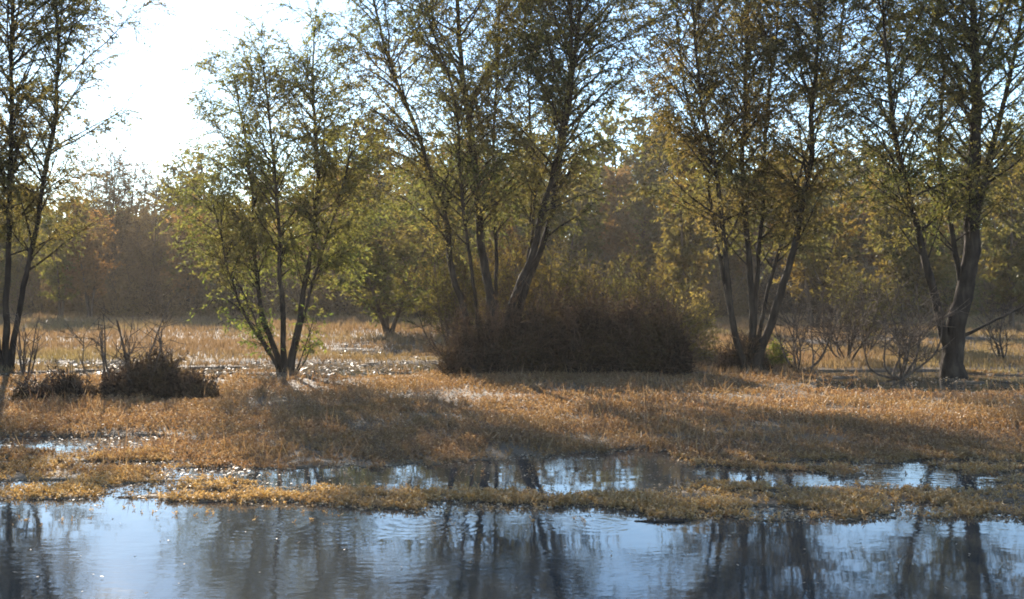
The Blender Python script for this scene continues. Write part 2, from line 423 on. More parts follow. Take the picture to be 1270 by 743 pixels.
# ------------------------------------------------------------------ trees
def grow(stems, r, P):
    """stems: list of (points[k,3], base radius, tip radius). Returns list of trunk MBs and one crown MB."""
    out, twP, lfC, lfA, lfL = [], [], [], [], []
    for pts, r0, r1 in stems:
        path = resample(pts, .22)
        n = len(path)
        jit = np.cumsum(r.normal(0, .010, (n, 3)), 0); jit -= np.linspace(0, 1, n)[:, None] * jit[-1]
        path = path + jit * np.array([1, 1, .3])
        t = np.linspace(0, 1, n)
        rad = r0 + (r1 - r0) * t ** .8
        flare = P.get('flare', .6) * r0 * np.exp(-np.arange(n) * .22 / .25)
        mb = MB(); sd = 14 if r0 > .11 else 8
        V, Q = tubes(path[None], (rad + flare)[None], sd)
        V = V + r.normal(0, 1, V.shape) * np.repeat(rad, sd)[:, None] * np.array([.075, .075, .03])
        mb.add(V, Q)
        seg = np.linalg.norm(np.diff(path, axis=0), axis=1); tot = seg.sum(); cum = np.concatenate([[0], np.cumsum(seg)]) / tot
        z0 = P['z0']; zmax = path[-1, 2]
        nb = max(3, int(tot * P['bd']))
        for i in range(nb):
            s = r.random() ** P.get('bpow', 1)
            p = np.array([np.interp(s, cum, path[:, j]) for j in range(3)])
            if p[2] < z0 * r.uniform(.7, 1.3): continue
            k = min(n - 2, int(s * (n - 1))); tan = norm(path[k + 1] - path[k])
            rr = np.interp(s, cum, rad)
            f = float(np.clip((p[2] - z0) / max(.1, zmax - z0), 0, 1))
            L = P['bl'] * (P.get('lowf', .6) + (1 - P.get('lowf', .6)) * min(1, f * 2)) * (1 - P.get('taper', .62) * max(0, f)) * r.uniform(.5, 1.2)
            a = r.uniform(0, 2 * np.pi)
            hd = np.array([np.cos(a), np.sin(a), 0])
            d = norm(hd * r.uniform(.55, 1.0) + tan * r.uniform(.5, 1.1))
            m = 7; step = L / (m - 1)
            bp = [p]; dd = d
            for q in range(m - 1):
                dd = norm(dd + r.normal(0, .10, 3) + np.array([0, 0, P['droop'] * (q / m)]))
                bp.append(bp[-1] + dd * step)
            bp = np.array(bp)
            br = np.linspace(min(rr * .55, .012 * L + .006), .003, m)
            V, Q = tubes(bp[None], br[None], 5); mb.add(V, Q)
            # twigs
            nt = max(2, int(L * P['td']))
            ts = r.uniform(.12, 1, nt)
            tp = np.stack([np.interp(ts * (m - 1), np.arange(m), bp[:, j]) for j in range(3)], -1)
            ki = np.minimum((ts * (m - 1)).astype(int), m - 2)
            td = norm(bp[ki + 1] - bp[ki])
            dv = norm(td + r.normal(0, .55, (nt, 3)) + np.array([0, 0, P['tdroop']]))
            tl = (P['tl'] * r.uniform(.45, 1.2, nt))[:, None]
            mid = tp + dv * tl * .5
            end = mid + norm(dv + np.array([0, 0, P['tdroop'] * 1.3])) * tl * .5
            tw = np.stack([tp, mid, end], 1)
            V, Q = tubes(tw, np.broadcast_to(np.array([.005, .0035, .002]) * P.get('twr', 1), (nt, 3)), 3); mb.add(V, Q)
            nl = P['nl']
            if nl:
                q = r.random((nt, nl)) * .95 + .05
                w0 = np.clip(1 - 2 * q, 0, 1)[..., None]; w2 = np.clip(2 * q - 1, 0, 1)[..., None]; w1 = 1 - w0 - w2
                c = w0 * tw[:, None, 0] + w1 * tw[:, None, 1] + w2 * tw[:, None, 2]
                ax = dv[:, None] * .7 + r.normal(0, .55, (nt, nl, 3)) + np.array([0, 0, P.get('ld', -.35)])
                thin = r.random((nt, nl)) < P.get('dens', 1.0) * (1 if r.random() > P.get('bare', .12) else .15)
                lfC.append(c[thin]); lfA.append(ax[thin])
        out.append(mb)
    crown = None
    if lfC:
        C = np.concatenate(lfC); A = np.concatenate(lfA); n = len(C)
        crown = MB(); crown.add(*leaves(C, A, P['ll'] * r.uniform(.6, 1.3, n), P['lw'] * r.uniform(.7, 1.3, n), r))
    return out, crown

def px_stem(pts, Y, r0, r1, dy=0.0, lean=0.0):
    """a stem traced in photo pixels at distance Y; lean moves its top nearer or farther"""
    P = []
    vb, vt = pts[0][1], pts[-1][1]
    for (u, v) in pts:
        f = (vb - v) / max(1, vb - vt)
        P.append(at(u, v, Y + dy + lean * f ** 1.2) )
    return np.array(P), r0, r1

def near_tree(name, label, stems, P, seed, leaf, base):
    r = np.random.default_rng(seed)
    root = thing(name, label, 'tree', tuple(base), 'willow trees along the water')
    mbs, crown = grow(stems, r, P)
    for mb in mbs:
        mb.V = [v - base for v in mb.V]; mb.build('trunk', BARK, root, True)
    crown.V = [v - base for v in crown.V]; crown.build('crown', leaf, root)
    print(name, 'leaves', crown.n // 4)
    return root

def gbase(u, v):
    Y = H * F / (v - V0); return np.array([(u - U0) / F * Y, Y, 0.0])

D1 = H * F / (463 - V0)   # 27 m, the row of willows
WP = dict(z0=2.2, bd=7.5, bl=2.7, td=10, tl=.9, nl=25, taper=.22, ll=.098, lw=.028, droop=.02, tdroop=-.30, lowf=.55)

# far left willow
near_tree('willow_tree', 'tall thin-crowned willow with two slender stems at the left edge, in the sun glare',
    [px_stem([(6, 462), (8, 400), (13, 300), (14, 150), (16, 0), (20, -170)], D1, .09, .025, 0, .6),
     px_stem([(12, 462), (30, 365), (51, 242), (67, 145), (70, 54), (66, -120)], D1, .08, .02, .15, -.8),
     px_stem([(2, 462), (-14, 380), (-45, 250), (-60, 120), (-66, -60)], D1, .08, .02, -.1, .5)],
    dict(WP, z0=3.0, dens=.9, bl=3.4, bd=9), 11, WILLOW_W, gbase(6, 463))
# slender fanning willow
slender = near_tree('willow_tree', 'slender willow fanning out in many stems from one base, standing alone left of centre',
    [px_stem([(347, 462), (336, 441), (311, 403), (294, 365), (279, 320), (262, 240)], D1, .05, .015, 0, -.4),
     px_stem([(350, 462), (346, 448), (330, 403), (322, 354), (315, 300), (313, 240), (302, 160), (291, 95)], D1, .085, .018, .1, .7),
     px_stem([(354, 462), (352, 445), (350, 392), (345, 340), (343, 290), (338, 200), (332, 130), (327, 85)], D1, .08, .018, -.1, -.7),
     px_stem([(359, 462), (362, 445), (371, 400), (378, 361), (388, 310), (395, 240), (391, 140), (389, 70), (390, 35)], D1, .09, .018, 0, .4),
     px_stem([(362, 462), (366, 430), (380, 380), (403, 300), (424, 230), (440, 150)], D1, .05, .015, .1, -.3)],
    dict(WP, z0=2.0, bl=2.2, bd=10.5, dens=.82, taper=.45), 12, WILLOW_Y, gbase(355, 463))
def shoots(root, base, stems, P, seed, leaf):
    r = np.random.default_rng(seed); mbs, crown = grow(stems, r, P)
    for mb in mbs:
        mb.V = [v - base for v in mb.V]; mb.build('branch', BARK, root, True)
    crown.V = [v - base for v in crown.V]; crown.build('shoots', leaf, root)['label'] = 'bright yellow-green low shoots'
shoots(slender, gbase(355, 463),
    [px_stem([(341, 448), (318, 412), (296, 382), (272, 368), (258, 380)], D1, .03, .008, 0, -.3),
     px_stem([(325, 420), (306, 375), (290, 345), (268, 338)], D1, .025, .008, 0, .3),
     px_stem([(335, 435), (312, 400), (285, 395), (270, 402)], D1, .02, .008, .1, .4),
     px_stem([(368, 458), (378, 430), (386, 405), (390, 385)], D1, .02, .006, -.1, -.3),
     px_stem([(370, 460), (382, 440), (384, 415), (378, 392)], D1, .02, .006, .1, .2)],
    dict(z0=.2, bd=7, bl=.75, td=8, tl=.4, nl=7, ll=.12, lw=.04, droop=-.03, tdroop=-.25, lowf=.8, flare=.1, bare=.05), 112, SPROUT)
# central willow above the bramble
near_tree('willow_tree', 'largest willow in the centre, its stems rising out of a dark bramble mound',
    [px_stem([(606, 462), (606, 377), (594, 302), (586, 205), (575, 108), (570, 32), (566, -120)], D1, .13, .03, .2, .5),
     px_stem([(592, 462), (574, 380), (562, 334), (553, 264), (537, 221), (516, 156), (489, 92), (472, 40), (452, -60)], D1, .10, .022, 0, -.8),
     px_stem([(618, 462), (642, 366), (664, 318), (675, 275), (691, 215), (710, 140), (718, 65), (730, -100)], D1, .12, .025, 0, -.5),
     px_stem([(628, 460), (650, 366), (678, 280), (691, 215), (701, 135), (707, 54), (704, -110)], D1, .09, .025, .3, .9),
     px_stem([(610, 462), (616, 370), (615, 290), (613, 178), (616, 81), (622, -60)], D1, .06, .018, .4, 1.2),
     px_stem([(600, 462), (588, 350), (573, 215), (566, 120), (530, 10), (515, -80)], D1, .055, .018, -.2, -1.2),
     px_stem([(622, 460), (652, 330), (662, 230), (654, 110), (650, -20)], D1, .05, .018, .3, 1.4)],
    dict(WP, z0=3.7, bl=3.4, bd=8.0, dens=.74), 13, WILLOW, gbase(610, 462))
# right-hand many-stemmed willow
near_tree('willow_tree', 'dense many-stemmed willow spreading like a vase right of the bramble mound',
    [px_stem([(938, 462), (946, 430), (960, 398), (987, 301), (1006, 205), (1007, 135), (1014, 70), (1018, -110)], D1, .115, .025, 0, -.4),
     px_stem([(932, 462), (931, 398), (925, 301), (920, 205), (925, 124), (928, -60)], D1, .10, .025, .1, .5),
     px_stem([(926, 462), (909, 398), (898, 285), (887, 205), (870, 120), (858, 0)], D1, .095, .022, 0, -.8),
     px_stem([(934, 462), (937, 360), (946, 258), (952, 161), (964, 40), (968, -70)], D1, .08, .02, .2, 1.0),
     px_stem([(924, 462), (912, 410), (895, 330), (876, 215), (850, 110), (838, 20)], D1, .06, .018, -.1, .4),
     px_stem([(936, 462), (945, 390), (968, 300), (1000, 190), (1036, 90), (1050, -30)], D1, .06, .018, .2, 1.2)],
    dict(WP, z0=3.0, bl=2.9, bd=8.0, dens=.78, bare=.06), 14, WILLOW_W, gbase(931, 463))
# thick single trunk at the right
near_tree('willow_tree', 'willow at the right with one thick trunk standing in shallow water',
    [px_stem([(1183, 470), (1183, 440), (1186, 405), (1197, 360), (1204, 310), (1205, 242), (1207, 151), (1205, 54), (1203, -120)], 26.0, .27, .033, 0, .3),
     px_stem([(1180, 432), (1170, 415), (1158, 370), (1140, 300), (1122, 230), (1108, 160), (1098, 70), (1092, -30)], 26.0, .12, .02, 0, -.6),
     px_stem([(1204, 310), (1215, 242), (1229, 178), (1246, 108), (1264, 20), (1275, -80)], 26.0, .10, .02, 0, .8),
     px_stem([(1196, 370), (1182, 290), (1168, 200), (1170, 100), (1160, -20)], 26.0, .08, .02, 0, 1.0),
     px_stem([(1190, 418), (1206, 412), (1235, 397), (1268, 380), (1300, 352)], 26.0, .045, .012, 0, -.4)],
    dict(WP, z0=3.2, bl=3.1, bd=8.5, dens=.75, flare=.25, bare=.05), 15, WILLOW, gbase(1183, 470))

# ------------------------------------------------------------------ shrubs and bare bushes near the row
def bare_shrub(name, label, u, v, hpx, wpx, seed, nstem=6, mat=TWIG, group=None, bd=5, td=6, thick=.9, leaf=None, nl=0, ll=.07):
    r = np.random.default_rng(seed)
    b = gbase(u, v); Y = b[1]; hh = hpx / F * Y; ww = wpx / F * Y
    st = []
    for i in range(nstem):
        a = (i + r.random()) / nstem * 2 * np.pi; rr = r.uniform(.25, 1)
        top = b + np.array([np.cos(a) * rr * ww / 2, np.sin(a) * rr * ww / 2, hh * r.uniform(.7, 1.0) * (1 - .25 * rr)])
        s = b + np.array([np.cos(a), np.sin(a), 0]) * .05
        mid = s * .5 + top * .5 + np.array([0, 0, -hh * .10]) + r.normal(0, .09, 3) * ww; mid[2] = max(mid[2], .1)
        top = top + r.normal(0, .08, 3) * ww
        st.append((np.array([s, mid, top]), .032 * thick * r.uniform(.7, 1.3), .009))
    P = dict(z0=hh * .15, bd=bd, bl=ww * .42, td=td, tl=.45, nl=nl, ll=ll, lw=ll * .3, droop=.0, tdroop=.05, lowf=.8, twr=2.0, flare=.2)
    mbs, crown = grow(st, r, P)
    root = thing(name, label, 'shrub', tuple(b), group)
    for mb in mbs:
        mb.V = [x - b for x in mb.V]; mb.build('stem', mat, root, True)
    if crown:
        crown.V = [x - b for x in crown.V]; crown.build('crown', leaf, root)
    return root

def mound(name, label, cat, lobes, n, leaf, ll, lw, seed, canes=40, cane_mat=TWIG, cane_l=.9, group=None):
    """leafy mound: lobes (u, v_base, v_top, w_px, depth m)"""
    r = np.random.default_rng(seed)
    base = gbase(lobes[0][0], lobes[0][1])
    vols = np.array([l[3] * (l[1] - l[2]) for l in lobes], float); vols /= vols.sum()
    mb = MB(); cm = MB()
    for (u, vb, vt, w, dep), f in zip(lobes, vols):
        b = gbase(u, vb); Y = b[1]; b = b + np.array([0, dep / 2, 0])
        hh = (vb - vt) / F * Y; ww = w / F * Y / 2
        m = int(n * f)
        d = norm(r.normal(size=(m, 3))); d[:, 2] = np.abs(d[:, 2])
        q = fbm(d[:, 0] * 2.2 + d[:, 2] * 1.7 + seed, d[:, 1] * 2.2 - d[:, 2], seed, 4)
        q2 = fbm(d[:, 0] * 6 + d[:, 2] * 5 + seed, d[:, 1] * 6 - d[:, 2] * 4, seed + 3, 3)
        rad = (r.random(m) ** .3) * (.24 + .68 * q + .58 * q2)
        C = b + d * rad[:, None] * np.array([ww, dep / 2, hh])
        A = d * .5 + r.normal(0, .7, (m, 3)) + np.array([0, 0, -.1])
        mb.add(*leaves(C, A, ll * r.uniform(.5, 1.4, m), lw * r.uniform(.6, 1.4, m), r))
        for _ in range(max(2, int(m / 700))):      # shoots that break the outline
            e = norm(r.normal(size=3)); e[2] = abs(e[2]); o = b + e * r.uniform(.6, .85) * np.array([ww, dep / 2, hh])
            kk = 7; dv = norm(e * .6 + r.normal(0, .45, (kk, 3)) + np.array([0, 0, .8])); LL = cane_l * r.uniform(.3, .75, (kk, 1))
            q1 = o + dv * LL * .6; q2_ = q1 + norm(dv + r.normal(0, .35, (kk, 3)) + np.array([0, 0, -.4])) * LL * .5
            cm.add(*tubes(np.stack([np.broadcast_to(o, (kk, 3)), q1, q2_], 1), np.broadcast_to(np.array([.010, .008, .004]), (kk, 3)), 4))
            tt = r.random((kk, 9))[..., None]; cc = (q1[:, None] * (1 - tt) + q2_[:, None] * tt).reshape(-1, 3)
            mb.add(*leaves(cc, r.normal(0, 1, cc.shape), ll * r.uniform(.5, 1.2, len(cc)), lw * r.uniform(.6, 1.2, len(cc)), r))
        k = int(canes * f) + 1
        d = norm(r.normal(size=(k, 3))); d[:, 2] = np.abs(d[:, 2])
        p0 = b + d * r.uniform(.3, .9, (k, 1)) * np.array([ww, dep / 2, hh])
        dv = norm(d + r.normal(0, .4, (k, 3)) + np.array([0, 0, .6])); L = cane_l * r.uniform(.4, 1.2, (k, 1))
        p1 = p0 + dv * L * .5; p2 = p1 + norm(dv + r.normal(0, .3, (k, 3)) + np.array([0, 0, -.5])) * L * .4
        cm.add(*tubes(np.stack([p0, p1, p2], 1), np.broadcast_to(np.array([.009, .006, .003]), (k, 3)), 4))
    root = thing(name, label, cat, tuple(base), group)
    mb.V = [x - base for x in mb.V]; mb.build('foliage', leaf, root)
    cm.V = [x - base for x in cm.V]; cm.build('cane', cane_mat, root)['kind'] = 'stuff'
    return root

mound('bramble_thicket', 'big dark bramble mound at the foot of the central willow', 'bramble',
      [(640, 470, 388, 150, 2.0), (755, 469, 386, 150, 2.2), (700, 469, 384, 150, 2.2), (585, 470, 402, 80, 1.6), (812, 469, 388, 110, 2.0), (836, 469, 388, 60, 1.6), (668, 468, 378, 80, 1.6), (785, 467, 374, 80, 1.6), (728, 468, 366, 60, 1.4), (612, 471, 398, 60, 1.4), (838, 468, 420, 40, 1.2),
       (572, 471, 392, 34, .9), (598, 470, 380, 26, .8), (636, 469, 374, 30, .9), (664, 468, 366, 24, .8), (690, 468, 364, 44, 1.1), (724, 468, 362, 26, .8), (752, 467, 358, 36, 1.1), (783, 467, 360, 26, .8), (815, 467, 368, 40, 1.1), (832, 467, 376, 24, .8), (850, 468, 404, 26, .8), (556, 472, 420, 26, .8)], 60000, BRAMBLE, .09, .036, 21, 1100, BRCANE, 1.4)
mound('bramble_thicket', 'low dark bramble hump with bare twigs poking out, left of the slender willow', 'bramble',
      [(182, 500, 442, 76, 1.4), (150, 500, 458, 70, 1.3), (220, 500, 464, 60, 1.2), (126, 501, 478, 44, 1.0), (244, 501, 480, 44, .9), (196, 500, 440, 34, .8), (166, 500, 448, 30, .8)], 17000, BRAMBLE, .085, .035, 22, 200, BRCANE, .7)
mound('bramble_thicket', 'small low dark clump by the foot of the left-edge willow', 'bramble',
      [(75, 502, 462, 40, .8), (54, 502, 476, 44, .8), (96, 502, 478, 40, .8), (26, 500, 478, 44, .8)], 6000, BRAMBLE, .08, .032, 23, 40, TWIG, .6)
mound('bramble_thicket', 'low dark tangle standing in for the bundled trunks at the foot of the vase-shaped willow', 'bramble',
      [(912, 464, 428, 36, .9), (930, 464, 420, 40, .9), (948, 464, 432, 30, .8)], 5000, BRAMBLE, .08, .03, 28, 90, BRCANE, .8)  # clump added to darken the foot, in place of bundled trunks
mound('leafy_bush', 'yellow-brown bush lit by sun between the bramble mound and the vase-shaped willow', 'bush',
      [(866, 452, 358, 66, 1.6), (850, 450, 380, 60, 1.5)], 4200, GOLD, .11, .04, 24, 60, TWIG, .9)
mound('leafy_bush', 'small bright green sprouting bush right of the vase-shaped willow base', 'bush',
      [(968, 460, 420, 36, .8)], 1500, SPROUT, .09, .03, 25, 12, TWIG, .5)
bare_shrub('bare_shrub', 'bare grey shrub with few spreading stems on the left bramble hump', 182, 496, 130, 130, 31, 6, bd=6, td=5)
bare_shrub('bare_shrub', 'thin bare sapling with curved stem left of the bramble hump', 130, 474, 100, 80, 32, 4, bd=6, td=5)
bare_shrub('bare_shrub', 'twiggy saplings beside the left-edge willow trunk', 32, 472, 85, 40, 33, 5, bd=6, td=5)
bare_shrub('bare_shrub', 'bare fan-shaped shrub just right of the vase-shaped willow', 992, 463, 110, 100, 34, 8, bd=8, td=6)
bare_shrub('bare_shrub', 'bare tangled shrub standing in water left of the thick trunk', 1117, 471, 115, 130, 35, 11, bd=8, td=7)
bare_shrub('bare_shrub', 'faint bare shrub behind and between the two bare shrubs at right', 1050, 452, 110, 120, 36, 9, bd=8, td=7)
bare_shrub('bare_shrub', 'thin bare bush behind the thick trunk at the right edge', 1243, 449, 90, 60, 37, 6, bd=7, td=6)
# brown brushy saplings behind the bramble
for k, (uu, vv, hp, wp, lb) in enumerate([
        (560, 446, 190, 110, 'dull twiggy sapling at the left end of the big bramble mound'),
        (630, 446, 185, 130, 'dull twiggy sapling behind the trunks of the central willow'),
        (700, 445, 160, 120, 'dull twiggy sapling behind the middle of the big bramble mound'),
        (770, 444, 145, 110, 'dull twiggy sapling behind the right half of the big bramble mound'),
        (832, 444, 125, 80, 'dull twiggy sapling rising behind the right end of the big bramble mound'),
        (1075, 440, 120, 110, 'brown brushy sapling behind the bare shrubs at right')]):
    bare_shrub('brush_sapling', lb, uu, vv, hp, wp, 50 + k, 9, bd=8, td=10, leaf=OLIVE, nl=10, ll=.08, group='brown brush behind the willow row')

# ------------------------------------------------------------------ mid and far trees
def far_template(name, leaf, kind, seed, h=10.0, w=6.0, nl=13, ll=.28, lw=.12, zf=None):
    r = np.random.default_rng(seed); st = []
    if kind == 'cone':
        st = [(np.array([[0, 0, -.3], [.05, 0, h * .5], [0, 0, h]]), .14, .02)]
        P = dict(z0=.8, bd=9, bl=w * .55, td=6, tl=.5, nl=nl, ll=ll, lw=lw, droop=-.03, tdroop=.0, lowf=.95, flare=.2, bare=0)
    else:
        ns = {'round': 3, 'tall': 2, 'brush': 7}[kind]
        for i in range(ns):
            a = (i + r.random() * .6) / ns * 2 * np.pi; q = w * (.28 if kind != 'tall' else .15) * r.uniform(.5, 1.1)
            hh = h * r.uniform(.78, 1.0) if i else h
            st.append((np.array([[np.cos(a) * .08, np.sin(a) * .08, -.3], [np.cos(a) * q * .4, np.sin(a) * q * .4, hh * .35], [np.cos(a) * q * .8, np.sin(a) * q * .8, hh * .7], [np.cos(a) * q, np.sin(a) * q, hh]]),
                       .13 if kind != 'brush' else .05, .02))
        P = dict(z0=h * (.14 if kind == 'round' else .10), bd={'round': 5.0, 'tall': 6.5, 'brush': 5.0}[kind], bl=w * .42, td=5.5, tl=.8, nl=nl, ll=ll, lw=lw, droop=-.01, tdroop=-.1, lowf=.8, flare=.2, twr=2.2, bare=.1)
    if zf is not None: P['z0'] = h * zf; P['lowf'] = 1.0; P['tdroop'] = -.3
    mbs, crown = grow(st, r, P)
    root = thing(name, '', 'tree')
    for mb in mbs: mb.build('trunk', FARBARK, root, True)
    crown.build('crown', leaf, root)
    print(name, kind, crown.n // 4)
    return root
TEMPL = {
    'field': [far_template('low_branched_tree', FIELDG, 'round', 60, w=10, nl=9, ll=.24, lw=.1, zf=.05)],
    'olive': [far_template('broadleaf_tree', OLIVE, 'round', 61), far_template('broadleaf_tree', OLIVE, 'tall', 62, w=5)],
    'rust': [far_template('autumn_tree', RUST, 'round', 63, nl=10), far_template('autumn_tree', RUST, 'tall', 64, w=5, nl=10)],
    'yellow': [far_template('yellow_green_tree', YELLOWG, 'round', 65), far_template('yellow_green_tree', YELLOWG, 'tall', 66, w=5)],
    'cedar': [far_template('cedar_tree', CEDAR, 'cone', 67, w=3.4, ll=.2, lw=.09)],
    'brown': [far_template('brown_tree', BROWNBR, 'brush', 68, w=6.5, nl=6, ll=.2, lw=.06), far_template('brown_tree', BROWNBR, 'round', 69, nl=7, ll=.2, lw=.07)],
}
USED = {}
GRP = {'field': 'low-branched trees in the field', 'olive': 'olive trees of the far wood', 'rust': 'rust-leaved trees of the far wood', 'yellow': 'yellow-green trees of the far wood',
       'cedar': 'dark cedars of the far wood', 'brown': 'bare brown trees of the far wood'}
def place_far(kind, which, u, vt, Y, wf, label):
    root = TEMPL[kind][which % len(TEMPL[kind])]
    b = np.array([(u - U0) / F * Y, Y, .2]); hh = H - (vt - (18 if u > 400 else 10) - V0) / F * Y
    s = hh / 9.7
    sc = (s * wf, s * wf, s); rz = rng.uniform(0, 6.28)
    if id(root) not in USED:
        USED[id(root)] = 1
        root.location = b; root.rotation_euler = (0, 0, rz); root.scale = sc; root['label'] = label; root['group'] = GRP[kind]
    else:
        copy_thing(root, b, rz, sc, label, GRP[kind])
FAR = [
    # mid-distance trees
    ('field', 0, 482, 258, 47, 1.35, 'bright green low-branched tree in the field, between the slender and central willows'),
    ('field', 0, 560, 235, 52, 1.0, 'dull green tree in the field behind the left stems of the central willow'),
    ('olive', 1, 850, 205, 48, 1.0, 'olive tree close behind the left side of the vase-shaped willow'),
    ('olive', 0, 1010, 240, 52, 1.1, 'olive tree close behind the right side of the vase-shaped willow'),
    ('olive', 0, 1125, 235, 54, 1.1, 'olive tree behind the left fork of the thick-trunked willow'),
    ('olive', 1, 1255, 215, 52, 1.1, 'olive tree behind the thick trunk at the right edge'),
    # far wood, left to right
    ('brown', 0, -95, 215, 84, 1.2, 'bare brown tree outside the left-edge willow'),
    ('olive', 0, -25, 235, 68, 1.2, 'olive tree behind the left edge willow trunk'),
    ('olive', 1, 28, 245, 78, 1.2, 'olive tree behind the stems of the left-edge willow'),
    ('yellow', 0, 75, 268, 66, 1.0, 'dull yellow-green tree just right of the left-edge willow'),
    ('rust', 0, 112, 272, 65, 1.0, 'orange-brown tree between left-edge willow and the sky gap'),
    ('brown', 0, 135, 220, 86, 1.2, 'pale bare tree under the bright gap of sky'),
    ('brown', 1, 170, 212, 88, 1.2, 'bare tree reaching into the sky gap left of the slender willow'),
    ('brown', 0, 185, 275, 72, 1.2, 'reddish brown brush tree at the field edge left of slender willow'),
    ('rust', 0, 235, 262, 68, 1.0, 'reddish bushy tree directly left of the slender willow crown'),
    ('yellow', 1, 222, 228, 86, 1.2, 'yellow-green tree rising left of the slender willow crown'),
    ('olive', 0, 280, 225, 82, 1.2, 'olive tree behind the left stems of the slender willow'),
    ('rust', 1, 325, 240, 80, 1.2, 'rust-coloured tree behind the middle of the slender willow'),
    ('rust', 0, 395, 235, 78, 1.2, 'rust-coloured tree behind the right stems of the slender willow'),
    ('cedar', 0, 417, 193, 84, 1.3, 'dark cedar, left of the pair between slender and central willows'),
    ('cedar', 0, 456, 189, 80, 1.4, 'dark cedar, right of the pair between slender and central willows'),
    ('rust', 1, 440, 235, 74, 1.1, 'rust-coloured tree in front of the pair of cedars'),
    ('olive', 0, 500, 205, 86, 1.2, 'olive tree right of the cedars in the far wood'),
    ('yellow', 1, 555, 208, 84, 1.1, 'yellow-green tree behind the leaning left stem of the central willow'),
    ('rust', 1, 585, 205, 80, 1.2, 'rust-coloured tree behind the main stem of the central willow'),
    ('rust', 0, 640, 225, 78, 1.2, 'rust-coloured tree between the two big stems of the central willow'),
    ('yellow', 0, 655, 196, 90, 1.1, 'yellow-topped tree showing between the big stems of the central willow'),
    ('olive', 0, 690, 235, 74, 1.2, 'olive tree behind the right stem of the central willow'),
    ('olive', 1, 735, 205, 86, 1.1, 'olive tree just right of the central willow crown'),
    ('yellow', 1, 722, 258, 76, .8, 'narrow ochre tree right of the central willow stem'),
    ('yellow', 0, 790, 172, 88, 1.0, 'bright yellow-green tree under the right sky gap'),
    ('rust', 1, 770, 240, 74, 1.0, 'rust-coloured tree in front of the bright yellow-green tree'),
    ('olive', 1, 825, 178, 86, 1.0, 'tall olive tree right of the bright yellow-green tree'),
    ('olive', 0, 900, 215, 84, 1.2, 'olive tree seen through the left stems of the vase-shaped willow'),
    ('rust', 0, 955, 215, 80, 1.1, 'rust-coloured tree seen through the middle of the vase-shaped willow'),
    ('yellow', 0, 1005, 222, 82, 1.0, 'yellow-green tree seen right of the main stem of the vase-shaped willow'),
    ('olive', 1, 1060, 205, 84, 1.2, 'olive tree between the two right-hand willows'),
    ('yellow', 1, 1088, 215, 86, 1.0, 'yellow-green tree left of the fork of the thick-trunked willow'),
    ('rust', 1, 1085, 262, 76, 1.0, 'rust-coloured low tree behind the bare shrubs at right'),
    ('olive', 0, 1150, 212, 84, 1.2, 'olive tree between the fork of the thick-trunked willow'),
    ('yellow', 0, 1232, 196, 84, 1.1, 'yellow-green tree right of the thick trunk'),
    ('olive', 1, 1290, 200, 82, 1.2, 'olive tree at the right frame edge'),
    ('rust', 0, 1350, 220, 80, 1.2, 'rust-coloured tree beyond the right frame edge'),
    ('olive', 0, 862, 240, 74, 1.1, 'low olive tree left of the vase-shaped willow trunk'),
    ('olive', 1, 1190, 240, 76, 1.1, 'olive tree directly behind the thick trunk'),
]
for f in FAR: place_far(*f)

# understorey bushes along the far edge of the field
UB = []
def bush_template(leaf, seed):
    r = np.random.default_rng(seed); m = 2600
    d = norm(r.normal(size=(m, 3))); d[:, 2] = np.abs(d[:, 2])
    q = fbm(d[:, 0] * 2 + d[:, 2] * 2, d[:, 1] * 2 + 5, seed, 4)
    C = d * ((r.random(m) ** .35) * (.6 + .75 * q))[:, None] * np.array([2.4, 1.8, 3.0])
    root = thing('field_edge_bush', '', 'bush')
    mb = MB(); mb.add(*leaves(C, d * .4 + r.normal(0, .7, (m, 3)), r.uniform(.15, .42, m), r.uniform(.05, .12, m), r)); mb.build('foliage', leaf, root)
    k = 60
    d = norm(r.normal(size=(k, 3))); d[:, 2] = np.abs(d[:, 2]) + .4
    p0 = d * np.array([.5, .5, 0.0]); p2 = d * np.array([2.1, 1.6, 2.9]) * r.uniform(.6, 1.15, (k, 1)); p1 = (p0 + p2) / 2 + r.normal(0, .2, (k, 3))
    cm = MB(); cm.add(*tubes(np.stack([p0, p1, p2], 1), np.broadcast_to(np.array([.03, .02, .008]), (k, 3)), 4)); cm.build('stem', FARBARK, root)
    return root
BT = [('brown', bush_template(BROWNBR, 81)), ('dark brown', bush_template(BRAMBLE, 82)), ('olive', bush_template(OLIVE, 83)), ('greyish brown', bush_template(BROWNBR, 84))]
used_b = set()
WHERE = [(-60, 'outside the left frame edge'), (0, 'behind the left-edge willow'), (55, 'right of the left-edge willow stems'), (105, 'above the bare sapling at left'),
         (150, 'behind the left bramble hump'), (190, 'right of the left bramble hump'), (235, 'left of the slender willow'), (275, 'behind the low shoots of the slender willow'),
         (330, 'behind the slender willow stems'), (375, 'behind the right stem of the slender willow'), (420, 'right of the slender willow'), (465, 'below the bright green field tree'),
         (515, 'right of the bright green field tree'), (570, 'behind the left end of the bramble mound'), (620, 'behind the central willow trunk'), (675, 'behind the right stem of the central willow'),
         (730, 'above the middle of the bramble mound'), (785, 'above the right end of the bramble mound'), (840, 'behind the yellow-brown bush'), (895, 'left of the vase-shaped willow stems'),
         (940, 'behind the vase-shaped willow stems'), (985, 'behind the fan-shaped bare shrub'), (1030, 'between the bare shrubs at right'), (1080, 'behind the tangled bare shrub'),
         (1130, 'left of the thick trunk'), (1180, 'behind the thick trunk'), (1230, 'right of the thick trunk'), (1285, 'at the right frame edge'), (1340, 'beyond the right frame edge')]
